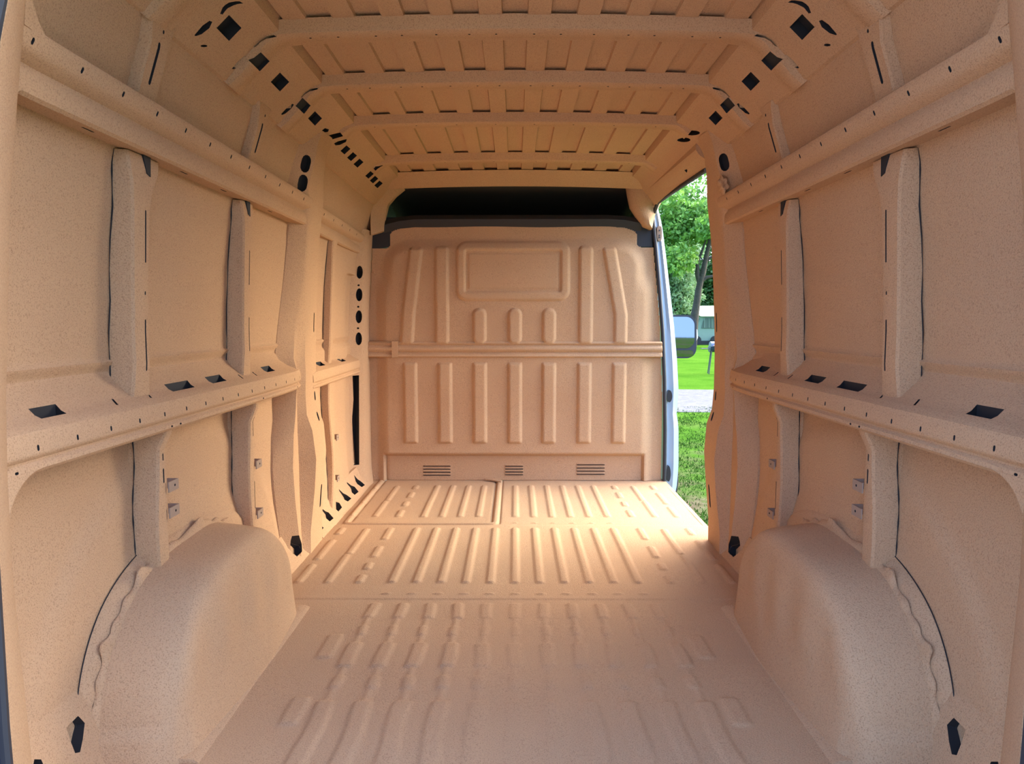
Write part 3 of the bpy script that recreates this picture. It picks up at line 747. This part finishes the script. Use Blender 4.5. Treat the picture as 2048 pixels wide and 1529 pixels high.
# van front: wing mirror
def build_mirror():
    Y = 6.3; root = empty('wing_mirror', on(1360, 675, Y=Y))
    tag(root, 'black wing mirror with sky in its glass, beside the pale blue door frame', 'mirror')
    def part(nm, bm, mat, par=None, ang=40):
        o = obj(nm, bm, mat, par or root, ang)
        if not par: o.matrix_parent_inverse = Matrix.Translation(-root.location)
        return o
    def shape(x0, x1, y0, y1, r, yy, top=0):
        pts = []
        for cx, cy, a0 in ((x1-r, y0+r, -90), (x1-r, y1-r, 0), (x0+4, y1-4, 90), (x0+4, y0+4, 180)):
            rr = r if cx > x0+5 else 4
            for k in range(7):
                a = math.radians(a0+90*k/6); pts.append(on(cx+rr*math.cos(a), cy+rr*math.sin(a), Y=yy))
        return pts
    a = shape(1335, 1393, 630, 717, 20, Y); b = shape(1337, 1391, 632, 716, 18, Y+.03); c = shape(1342, 1384, 640, 708, 16, Y+.20); d = shape(1350, 1374, 655, 695, 12, Y+.24)
    part('mirror_housing', loft([a, b, c, d]), RUBBER)
    MG = principled('mirror_glass', (.22, .26, .32), .02, 1)
    g = shape(1338, 1389, 634, 697, 17, Y-.004); part('mirror_glass', loft([g, [p+Vector((0, .006, 0)) for p in g]]), MG)
    g = shape(1338, 1387, 701, 714, 6, Y-.004); part('wide_angle_glass', loft([g, [p+Vector((0, .006, 0)) for p in g]]), MG)
    lamp = [on(x, y, Y=Y+.01) for x, y in ((1389, 655), (1395, 660), (1396, 676), (1392, 684), (1388, 680))]
    part('indicator_lamp', loft([lamp, [p+Vector((0, .05, 0)) for p in lamp]]), principled('pale_lens', (.8, .68, .5), .3))
    a = on(1350, 680, Y=Y+.1); bm = tube(bmesh.new(), [a+Vector((.03, 0, -.03)), Vector((.98, 6.4, a.z-.06))], .035, 8); part('mirror_arm', bm, RUBBER)
    return root
build_mirror()
# cab body (outside sheet metal ahead of the door) - unseen mostly, blocks light
bm = bmesh.new()
loft([[(x, YB+.1, z), (x*.98, 6.1, z), (x*.9, 7.0, z*.75)] for x, z in ((-1.03, -.25), (-1.02, .9), (-.86, 1.93), (.86, 1.93), (1.0, .9), (1.02, -.25))], bm, closed=False)
CAB = obj('van_cab_body', bm, BODY); CAB['kind'] = 'structure'

# rear doors folded open beside the opening
for s in (-1, 1):
    root = empty('rear_door', (s*.80, 1.08, 0))
    tag(root, 'dark blue edge of the open rear door at the %s border of the photo' % ('left' if s < 0 else 'right'), 'door', 'opened rear doors')
    zs = [-.05, .2, .4, .67, .83, 1.06, 1.28, 1.4, 1.5, 1.62, 1.8]; xo = [.79, .797, .803, .804, .801, .792, .777, .765, .742, .70, .62]
    o = obj('door_shell', loft([[(s*(x-.012), 1.085, z), (s*(x-.002), 1.02, z), (s*(x+.16), .98, z), (s*(x+.16), 1.075, z)] for z, x in zip(zs, xo)]), NAVY, root)
    o.matrix_parent_inverse = Matrix.Translation(-root.location)
    o = obj('weather_strip', tube(bmesh.new(), [(s*(x-.014), 1.090, z) for z, x in zip(zs, xo)], .009, 8), RUBBER, root)
    o.matrix_parent_inverse = Matrix.Translation(-root.location)

# ------------------------------------------------------------------ wheel arches
def wheel_arch(s):
    yc, zc = 2.14, 0.0
    n = 41
    prof = []
    for k in range(n):
        t = math.pi*k/(n-1); c, sn = math.cos(t), math.sin(t)
        ry = .545 if c > 0 else .42                     # rear (near) half is c>0 -> towards camera
        y = -ry*math.copysign(abs(c)**(.72 if c > 0 else .85), c); z = .405*sn**.80
        prof.append((y, z))
    # towards the viewer the face is a steeper flat with a step above the floor
    rings = [(.975, 1.02, 0), (.94, 1.01, 0), (.90, 1.0, 0), (.87, .992, 0), (.84, .982, 0), (.815, .97, 0), (.798, .955, 0), (.786, .935, 0), (.778, .905, 0), (.772, .86, 0), (.768, .80, 0), (.762, .65, 0), (.758, .5, 0), (.754, .3, 0), (.750, .1, 0), (.750, .01, 0)]
    P = np.zeros((len(rings), n, 3))
    for i, (x, sc, _) in enumerate(rings):
        for k, (y, z) in enumerate(prof):
            zz = z*sc; xx = x
            yy = y*(1-(1-sc)*1.0) if sc > .7 else y*sc
            if i > 8: xx = x-.012*(1-min(1, zz/.12)) if zz < .12 else x
            # creases pressed into the inside face
            if i >= 3:
                pass
            P[i, k] = (s*xx, yc+yy, zz+zc-.004)
    me = grid_mesh('wheel_arch', P); bm = bmesh.new(); bm.from_mesh(me); bpy.data.meshes.remove(me)
    bmesh.ops.remove_doubles(bm, verts=bm.verts, dist=.0004)
    bmesh.ops.subdivide_edges(bm, edges=bm.edges, cuts=2, use_grid_fill=True)
    for v in bm.verts:
        x, y, z = v.co; ax = abs(x); th = math.atan2(z, y-yc)
        q = .003*math.sin(th*7+2)*math.sin(z*14)
        # step line near the floor at the rear
        if y < yc and z < .10: v.co.y -= .014*(1-sst(.085, .10, z))*sst(.76, .84, ax)
        # shallow vertical flutes on the inner face
        if ax < .80 and z > .08: v.co.x -= s*-.004*math.sin((y-yc)*32)*math.exp(-((z-.22)/.1)**2)
        v.co += Vector((0, -q, q))
    o = obj('wheel_arch', bm, TAN, None, 60)
    side = 'left' if s < 0 else 'right'
    tag(o, 'rough tan sprayed wheel arch bulging from the floor under the %s wall' % side, 'wheel arch', 'wheel arches')
    # scalloped welding flange along the outer edge
    N = 90; secs = []
    for k in range(N):
        t = math.pi*(.02+.96*k/(N-1)); c, sn = math.cos(t), math.sin(t)
        ry = .545 if c > 0 else .42
        y = -ry*math.copysign(abs(c)**(.72 if c > 0 else .85), c); z = .405*sn**.80
        r = math.hypot(y, z); u = Vector((0, y/r, z/r))
        bump = .012+.026*max(0, math.sin(k*.42+.8))**6+.006*math.sin(k*1.3)
        b = Vector((s*.945, yc+y, z)); tip = b+u*bump+Vector((s*.004, 0, 0))
        secs.append([b-u*.02+Vector((-s*.006, 0, 0)), b+u*.004+Vector((-s*.006, 0, 0)), tip+Vector((-s*.001, 0, 0)), tip+Vector((s*.003, 0, 0)), b-u*.02+Vector((s*.006, 0, 0))])
    obj('welding_flange', loft(secs), TAN, o, 60)
    # outer half of the wheelhouse, against the body side
    N = 40; secs = []
    for k in range(N):
        t = math.pi*k/(N-1); c, sn = math.cos(t), math.sin(t)
        y = -.565*math.copysign(abs(c)**.75, c); z = .42*sn**.8
        secs.append([(s*.955, yc+y*.99, z*.98), (s*.965, yc+y*1.02, z*1.01), (s*.99, yc+y*1.05, z*1.05), (s*.99, yc+y*.8, z*.8), (s*.95, yc+y*.8, z*.8)])
    obj('outer_wheelhouse', loft(secs), TAN, o, 60)
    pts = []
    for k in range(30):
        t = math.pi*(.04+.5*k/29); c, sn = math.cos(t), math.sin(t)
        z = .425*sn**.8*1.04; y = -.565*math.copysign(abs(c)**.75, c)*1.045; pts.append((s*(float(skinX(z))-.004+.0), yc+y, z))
    obj('seam_shade_line', tube(bmesh.new(), pts, .0014, 6), CAV, o, 60)  # slight seam, drawn black to paint in the shading where skin meets wheelhouse
    # floor flange line along the foot
    bm = loft([[(s*.735, y, .0), (s*.750, y, .009), (s*.78, y, .011), (s*.78, y, -.004)] for y in np.linspace(yc-.5, yc+.44, 8)])
    obj('foot_flange', bm, TAN, o)
for s in (-1, 1): wheel_arch(s)

# ------------------------------------------------------------------ outdoors
GZ = -.55
def ground_mat():
    m = principled('grass_ground', (.2, .4, .06), 1, spec=0, bump=((14, .05, .6), (60, .03, .6)))
    n = m.node_tree; b = n.nodes['Principled BSDF']; t = n.nodes.new('ShaderNodeTexCoord')
    def N(sc, d=6, r=.6):
        z = n.nodes.new('ShaderNodeTexNoise'); z.inputs['Scale'].default_value = sc; z.inputs['Detail'].default_value = d; z.inputs['Roughness'].default_value = r
        n.links.new(t.outputs['Object'], z.inputs['Vector']); return z
    def R(src, a, ca, b_, cb):
        r = n.nodes.new('ShaderNodeValToRGB'); r.color_ramp.elements[0].position = a; r.color_ramp.elements[1].position = b_
        r.color_ramp.elements[0].color = (*ca, 1); r.color_ramp.elements[1].color = (*cb, 1); n.links.new(src.outputs[0], r.inputs[0]); return r
    g = R(N(5, 8, .75), .3, (.022, .065, .007), .7, (.075, .15, .022))
    soil = R(N(12, 8, .7), .3, (.07, .055, .032), .7, (.15, .12, .08))
    mk = R(N(.9, 8, .7), .45, (0, 0, 0), .62, (1, 1, 1))
    mx = n.nodes.new('ShaderNodeMix'); mx.data_type = 'RGBA'
    n.links.new(mk.outputs[0], mx.inputs[0]); n.links.new(g.outputs[0], mx.inputs[6]); n.links.new(soil.outputs[0], mx.inputs[7])
    # soil only near the van
    ln = n.nodes.new('ShaderNodeSeparateXYZ'); n.links.new(t.outputs['Object'], ln.inputs[0])
    mr = n.nodes.new('ShaderNodeMapRange'); mr.inputs[1].default_value = 7.5; mr.inputs[2].default_value = 13
    n.links.new(ln.outputs['Y'], mr.inputs[0])
    far = R(N(.9, 5, .6), .3, (.042, .115, .010), .7, (.075, .165, .016))
    m2 = n.nodes.new('ShaderNodeMix'); m2.data_type = 'RGBA'
    n.links.new(mr.outputs[0], m2.inputs[0]); n.links.new(mx.outputs[2], m2.inputs[6]); n.links.new(far.outputs[0], m2.inputs[7])
    n.links.new(m2.outputs[2], b.inputs['Base Color']); return m
x = np.concatenate([np.linspace(-120, -5, 24), np.linspace(-4, 60, 160), np.linspace(61, 150, 20)])
y = np.concatenate([np.linspace(-60, 3, 30), np.linspace(3.2, 60, 240), np.linspace(61, 160, 30)])
X, Y = np.meshgrid(x, y); Z = GZ+.012*np.sin(X*2.1+Y)*np.sin(Y*1.7)
GR = link('grass_ground', grid_mesh('grass_ground', np.stack([X, Y, Z], -1)), ground_mat(), ang=60); GR['kind'] = 'structure'
y0, y1 = on(1400, 824, Z=GZ).y, on(1400, 779, Z=GZ).y
bm = loft([[(x, y0+.15*math.sin(x*1.3), GZ+.008), (x, y1+.2*math.sin(x), GZ+.008), (x, y1+.2*math.sin(x), GZ-.1), (x, y0+.15*math.sin(x*1.3), GZ-.1)] for x in np.linspace(-40, 60, 120)])
RD = obj('gravel_lane', bm, principled('grey_gravel', (.15, .145, .145), 1, spec=0, bump=((30, .03, .5),), mottle=.25, mscale=8)); RD['kind'] = 'structure'
bm = bmesh.new(); box(bm, -14, 1.6, -40, 3.5, GZ-.1, GZ+.03)
BOUNCE = obj('unseen_gravel_bounce', bm, principled('bounce_gravel', (.24, .22, .21), 1, bump=((30, .03, .5),), mottle=.2, mscale=8)); BOUNCE['kind'] = 'structure'  # out-of-view gravel sheet added behind the van to keep rear bounce light neutral
# grass tufts close to the van, seen through the door
def tufts():
    bm = bmesh.new()
    for _ in range(16000):
        Y = 5.5+8.*random.random()**1.3; Xc = Y*random.uniform(.17, .30)
        if math.sin(Xc*7.1+Y*3.9)+math.sin(Xc*9.3-Y*4.7)+random.gauss(0, 1) < -.6: continue
        h = random.uniform(.015, .045); a = random.random()*6.28; w = .006
        p = Vector((Xc, Y, GZ-.01)); d = Vector((math.cos(a), math.sin(a), 0)); q = Vector((-d.y, d.x, 0))*w
        l = Vector((random.gauss(0, .02), random.gauss(0, .02), h))
        vs = [bm.verts.new(v) for v in (p-q, p+q, p+q*.6+l*.6, p+l, p-q*.6+l*.6)]; bm.faces.new(vs)
    me = bpy.data.meshes.new('grass_blades'); bm.to_mesh(me); bm.free()
    o = link('grass_blades', me, principled('grass_blade', (.05, .115, .015), .9, spec=.05, mottle=.3, mscale=3))
    tag(o, 'short green grass growing beside the open sliding door', 'grass', kind='stuff')
tufts()

def leafmat(name, a, b, sc=1.5):
    m = principled(name, a, .6); n = m.node_tree; bs = n.nodes['Principled BSDF']
    t = n.nodes.new('ShaderNodeTexCoord'); z = n.nodes.new('ShaderNodeTexNoise'); z.inputs['Scale'].default_value = sc; z.inputs['Detail'].default_value = 5
    r = n.nodes.new('ShaderNodeValToRGB'); r.color_ramp.elements[0].position = .35; r.color_ramp.elements[1].position = .65
    r.color_ramp.elements[0].color = (*a, 1); r.color_ramp.elements[1].color = (*b, 1)
    n.links.new(t.outputs['Object'], z.inputs['Vector']); n.links.new(z.outputs[0], r.inputs[0]); n.links.new(r.outputs[0], bs.inputs['Base Color'])
    tr = n.nodes.new('ShaderNodeBsdfTranslucent'); n.links.new(r.outputs[0], tr.inputs[0])
    ms = n.nodes.new('ShaderNodeMixShader'); ms.inputs[0].default_value = .35
    n.links.new(bs.outputs[0], ms.inputs[1]); n.links.new(tr.outputs[0], ms.inputs[2]); n.links.new(ms.outputs[0], n.nodes['Material Output'].inputs[0])
    return m
BARK = principled('bark', (.055, .045, .032), .95, bump=((8, .05, .8),), mottle=.3, mscale=4)
def leaves(blobs, count, size):
    tot = sum(b[3]**2*b[4] for b in blobs); co, fc = [], []
    for cx, cy, cz, r, d in blobs:
        k = int(count*r*r*d/tot)
        g = rng.normal(size=(k, 3)); g /= np.linalg.norm(g, axis=1)[:, None]
        rad = r*(rng.random(k)**.33)*(1+.25*np.sin(g[:, 0]*7+cx)*np.sin(g[:, 2]*6+cz))
        c = g*rad[:, None]*np.array([1, 1, .8])+np.array([cx, cy, cz])
        a = rng.normal(size=(k, 3)); a /= np.linalg.norm(a, axis=1)[:, None]
        b = np.cross(a, rng.normal(size=(k, 3))); b /= np.linalg.norm(b, axis=1)[:, None]
        sz = size*(.6+.8*rng.random(k))[:, None]
        q = np.stack([c-a*sz, c+b*sz*.55, c+a*sz, c-b*sz*.55], 1); co.append(q.reshape(-1, 3))
    co = np.concatenate(co); f = np.arange(len(co)).reshape(-1, 4); me = bpy.data.meshes.new('crown')
    me.vertices.add(len(co)); me.vertices.foreach_set('co', co.astype(np.float32).ravel())
    me.loops.add(f.size); me.loops.foreach_set('vertex_index', f.ravel().astype(np.int32))
    me.polygons.add(len(f)); me.polygons.foreach_set('loop_start', (np.arange(len(f))*4).astype(np.int32)); me.update(calc_edges=True)
    return me
def tree(label, base, limbs, blobs, count, size, mat, nm='leafy_tree'):
    root = empty(nm, base); tag(root, label, 'tree', 'trees beyond the camper')
    inv = Matrix.Translation(-Vector(base))
    bm = bmesh.new()
    for pts, r in limbs: tube(bm, pts, r, 9)
    o = obj('trunk', bm, BARK, root, 60); o.matrix_parent_inverse = inv
    o = link('crown', leaves(blobs, count, size), mat, root); o.matrix_parent_inverse = inv
    return root
G1 = leafmat('leaf_bright', (.10, .26, .04), (.26, .46, .08)); G2 = leafmat('leaf_silver', (.16, .30, .13), (.34, .48, .24)); G3 = leafmat('leaf_dark', (.035, .10, .02), (.10, .22, .05))
T = lambda px, py, Y: on(px, py, Y=Y)
# leaning two-stemmed tree right of the mirror
Yt = 46
limbs = [([(T(1384, 668, Yt).x, Yt, GZ-.02), T(1388, 640, Yt), T(1393, 610, Yt), T(1397, 580, Yt), T(1400, 566, Yt)], [.32, .28, .22, .2, .2]),
         ([T(1400, 568, Yt), T(1406, 545, Yt), T(1412, 515, Yt), T(1419, 485, Yt), T(1422, 440, Yt)], [.18, .18, .15, .12, .06]),
         ([T(1399, 568, Yt), T(1394, 548, Yt), T(1395, 525, Yt), T(1403, 505, Yt), T(1412, 480, Yt)], [.15, .14, .1, .08, .04]),
         ([T(1404, 562, Yt), T(1414, 555, Yt), T(1430, 552, Yt), T(1450, 546, Yt)], [.12, .1, .08, .04]),
         ([T(1410, 525, Yt), T(1422, 515, Yt), T(1440, 512, Yt)], [.1, .07, .04])]
def B(px, py, Y, r, d=1): p = T(px, py, Y); return (p.x, p.y, p.z, r, d)
tree('large forked tree with a leaning bare trunk, right of the wing mirror', (T(1384, 668, Yt).x, Yt, GZ), limbs,
     [B(1350, 470, Yt+1, 1.7), B(1395, 440, Yt+1, 1.6), B(1440, 450, Yt+1, 1.8), B(1375, 400, Yt+2, 1.2, .5), B(1470, 400, Yt+2, 2, .7), B(1352, 520, Yt-1, 1.2), B(1420, 455, Yt-1.5, 1.0), B(1365, 360, Yt+3, 1.3, .22), B(1430, 350, Yt+3, 1.5, .18), B(1330, 420, Yt+1, 1.8, .8)], 16000, .14, G1)
Yu = 56
tree('silver-green bushy tree behind the wing mirror', (T(1350, 668, Yu).x, Yu, GZ), [([(T(1350, 668, Yu).x, Yu, GZ), T(1350, 600, Yu), T(1352, 540, Yu)], [.3, .22, .1])],
     [B(1355, 560, Yu, 1.6), B(1350, 600, Yu, 1.5), B(1375, 590, Yu+1, 1.2), B(1330, 530, Yu, 2), B(1380, 500, Yu+1, 1.2, .8)], 12000, .13, G2, 'bushy_tree')
Yv = 62
tree('dark green tree filling the background behind the camper', (T(1440, 662, Yv).x, Yv, GZ), [([(T(1440, 662, Yv).x, Yv, GZ), T(1440, 560, Yv), T(1442, 480, Yv)], [.35, .25, .1])],
     [B(1440, 600, Yv, 2.2), B(1410, 620, Yv, 1.8), B(1370, 625, Yv, 1.8), B(1345, 640, Yv, 1.6), B(1470, 560, Yv, 2.4), B(1430, 530, Yv, 2.0, .9), B(1395, 560, Yv+1, 2.0), B(1355, 580, Yv+1, 2.2), B(1385, 480, Yv+2, 2., .8), B(1440, 470, Yv+1, 1.8, .7), B(1345, 460, Yv+2, 2.2, .8), B(1390, 650, Yv, 1.5), B(1430, 650, Yv, 1.5)], 20000, .17, G3, 'dark_tree')

def camper():
    Yc = on(1420, 690, Z=GZ).y; root = empty('camper', (on(1410, 690, Y=Yc).x, Yc, GZ))
    tag(root, 'pale green pop-up camper tent on the lawn under the trees', 'camper')
    inv = Matrix.Translation(-root.location)
    def part(nm, bm, mat, par=None):
        o = obj(nm, bm, mat, par or root)
        o.matrix_parent_inverse = inv if par is None else Matrix(); return o
    CAN = principled('pale_green_canvas', (.24, .33, .25), .85, bump=((6, .05, .3),)); LT = principled('light_roof', (.42, .50, .42), .6)
    P = lambda x, y, d=0: on(x, y, Y=Yc+d)
    f = [P(1382, 686), P(1386, 650), P(1394, 634), P(1400, 632), P(1475, 632), P(1475, 686)]
    part('canvas_body', loft([f, [p+Vector((0, 2.4, 0)) for p in f]]), CAN)
    r = [P(1393, 628, -.3), P(1399, 612, 1.), P(1478, 612, 1.), P(1478, 633, -.3), P(1402, 633, -.3)]
    part('roof', loft([r, [p+Vector((0, 1.6, -.05)) for p in r]]), LT)
    wmat = principled('mesh_window', (.10, .14, .10), .5)
    w = [P(1403, 657, -.02), P(1406, 643, -.02), P(1412, 636, -.02), P(1470, 636, -.02), P(1470, 657, -.02)]
    part('mesh_window', loft([w, [p+Vector((0, -.03, 0)) for p in w]]), wmat)
    w = [P(1388, 663, -.02), P(1390, 645, -.02), P(1396, 637, -.02), P(1399, 637, -.02), P(1394, 655, -.02)]
    part('side_window', loft([w, [p+Vector((0, -.03, 0)) for p in w]]), wmat)
    b = [P(1384, 690, -.1), P(1384, 682, -.1), P(1475, 682, -.1), P(1475, 690, -.1)]
    part('chassis', loft([b, [p+Vector((0, 2, 0)) for p in b]]), BLACK)
    for px in (1393, 1430):
        p = P(px, 688, -.15); bm = bmesh.new(); bmesh.ops.create_cone(bm, cap_ends=True, segments=20, radius1=.3, radius2=.3, depth=.15, matrix=Matrix.Translation(Vector((p.x, p.y, GZ+.3)))@Matrix.Rotation(math.pi/2, 4, 'X'))
        part('wheel', bm, BLACK)
    for px in (1409, 1418, 1424):
        a = P(px, 656, -.08); b2 = P(px, 637, -.08); part('window_strap', tube(bmesh.new(), [a, b2], .02, 6), CAN)
camper()
def grill():
    Yg = on(1420, 748, Z=GZ).y; root = empty('barbecue_grill', (on(1430, 748, Y=Yg).x, Yg, GZ))
    tag(root, 'dark barrel barbecue grill on thin legs standing on the lawn', 'barbecue')
    inv = Matrix.Translation(-root.location); P = lambda x, y, d=0: on(x, y, Y=Yg+d)
    def part(nm, bm, mat): o = obj(nm, bm, mat, root, 50); o.matrix_parent_inverse = inv
    NV = principled('dark_navy_enamel', (.02, .03, .06), .35)
    c = P(1436, 697); secs = []
    for k in range(9):
        a = math.pi+math.pi*k/8; secs.append((math.cos(a)*.16, math.sin(a)*.12))
    part('fire_bowl', loft([[Vector((c.x+q, c.y+u, c.z+v)) for u, v in [(-.17, .05)]+secs+[(.17, .05)]] for q in (-.26, .26)]), NV)
    lid = [(math.cos(math.pi*k/8)*.16, math.sin(math.pi*k/8)*.15+.055) for k in range(9)]
    part('lid', loft([[Vector((c.x+q, c.y+u, c.z+v)) for u, v in lid] for q in (-.24, .24)]), principled('grey_lid', (.10, .12, .18), .25))
    for dx, dy in ((-.24, -.12), (-.20, .12), (.24, -.12), (.20, .12)):
        part('leg', tube(bmesh.new(), [(c.x+dx*.9, c.y+dy, c.z-.05), (c.x+dx*1.25, c.y+dy*1.4, GZ)], .016, 6), DARKM)
    part('handle', tube(bmesh.new(), [(c.x-.2, c.y-.2, c.z+.08), (c.x+.2, c.y-.2, c.z+.08)], .015, 6), CLIP)
    part('side_tray', loft([[(c.x-.5, c.y-.12, c.z-.02), (c.x-.26, c.y-.12, c.z-.02), (c.x-.26, c.y+.12, c.z-.02), (c.x-.5, c.y+.12, c.z-.02)], [(c.x-.5, c.y-.12, c.z), (c.x-.26, c.y-.12, c.z), (c.x-.26, c.y+.12, c.z), (c.x-.5, c.y+.12, c.z)]]), DARKM)
grill()
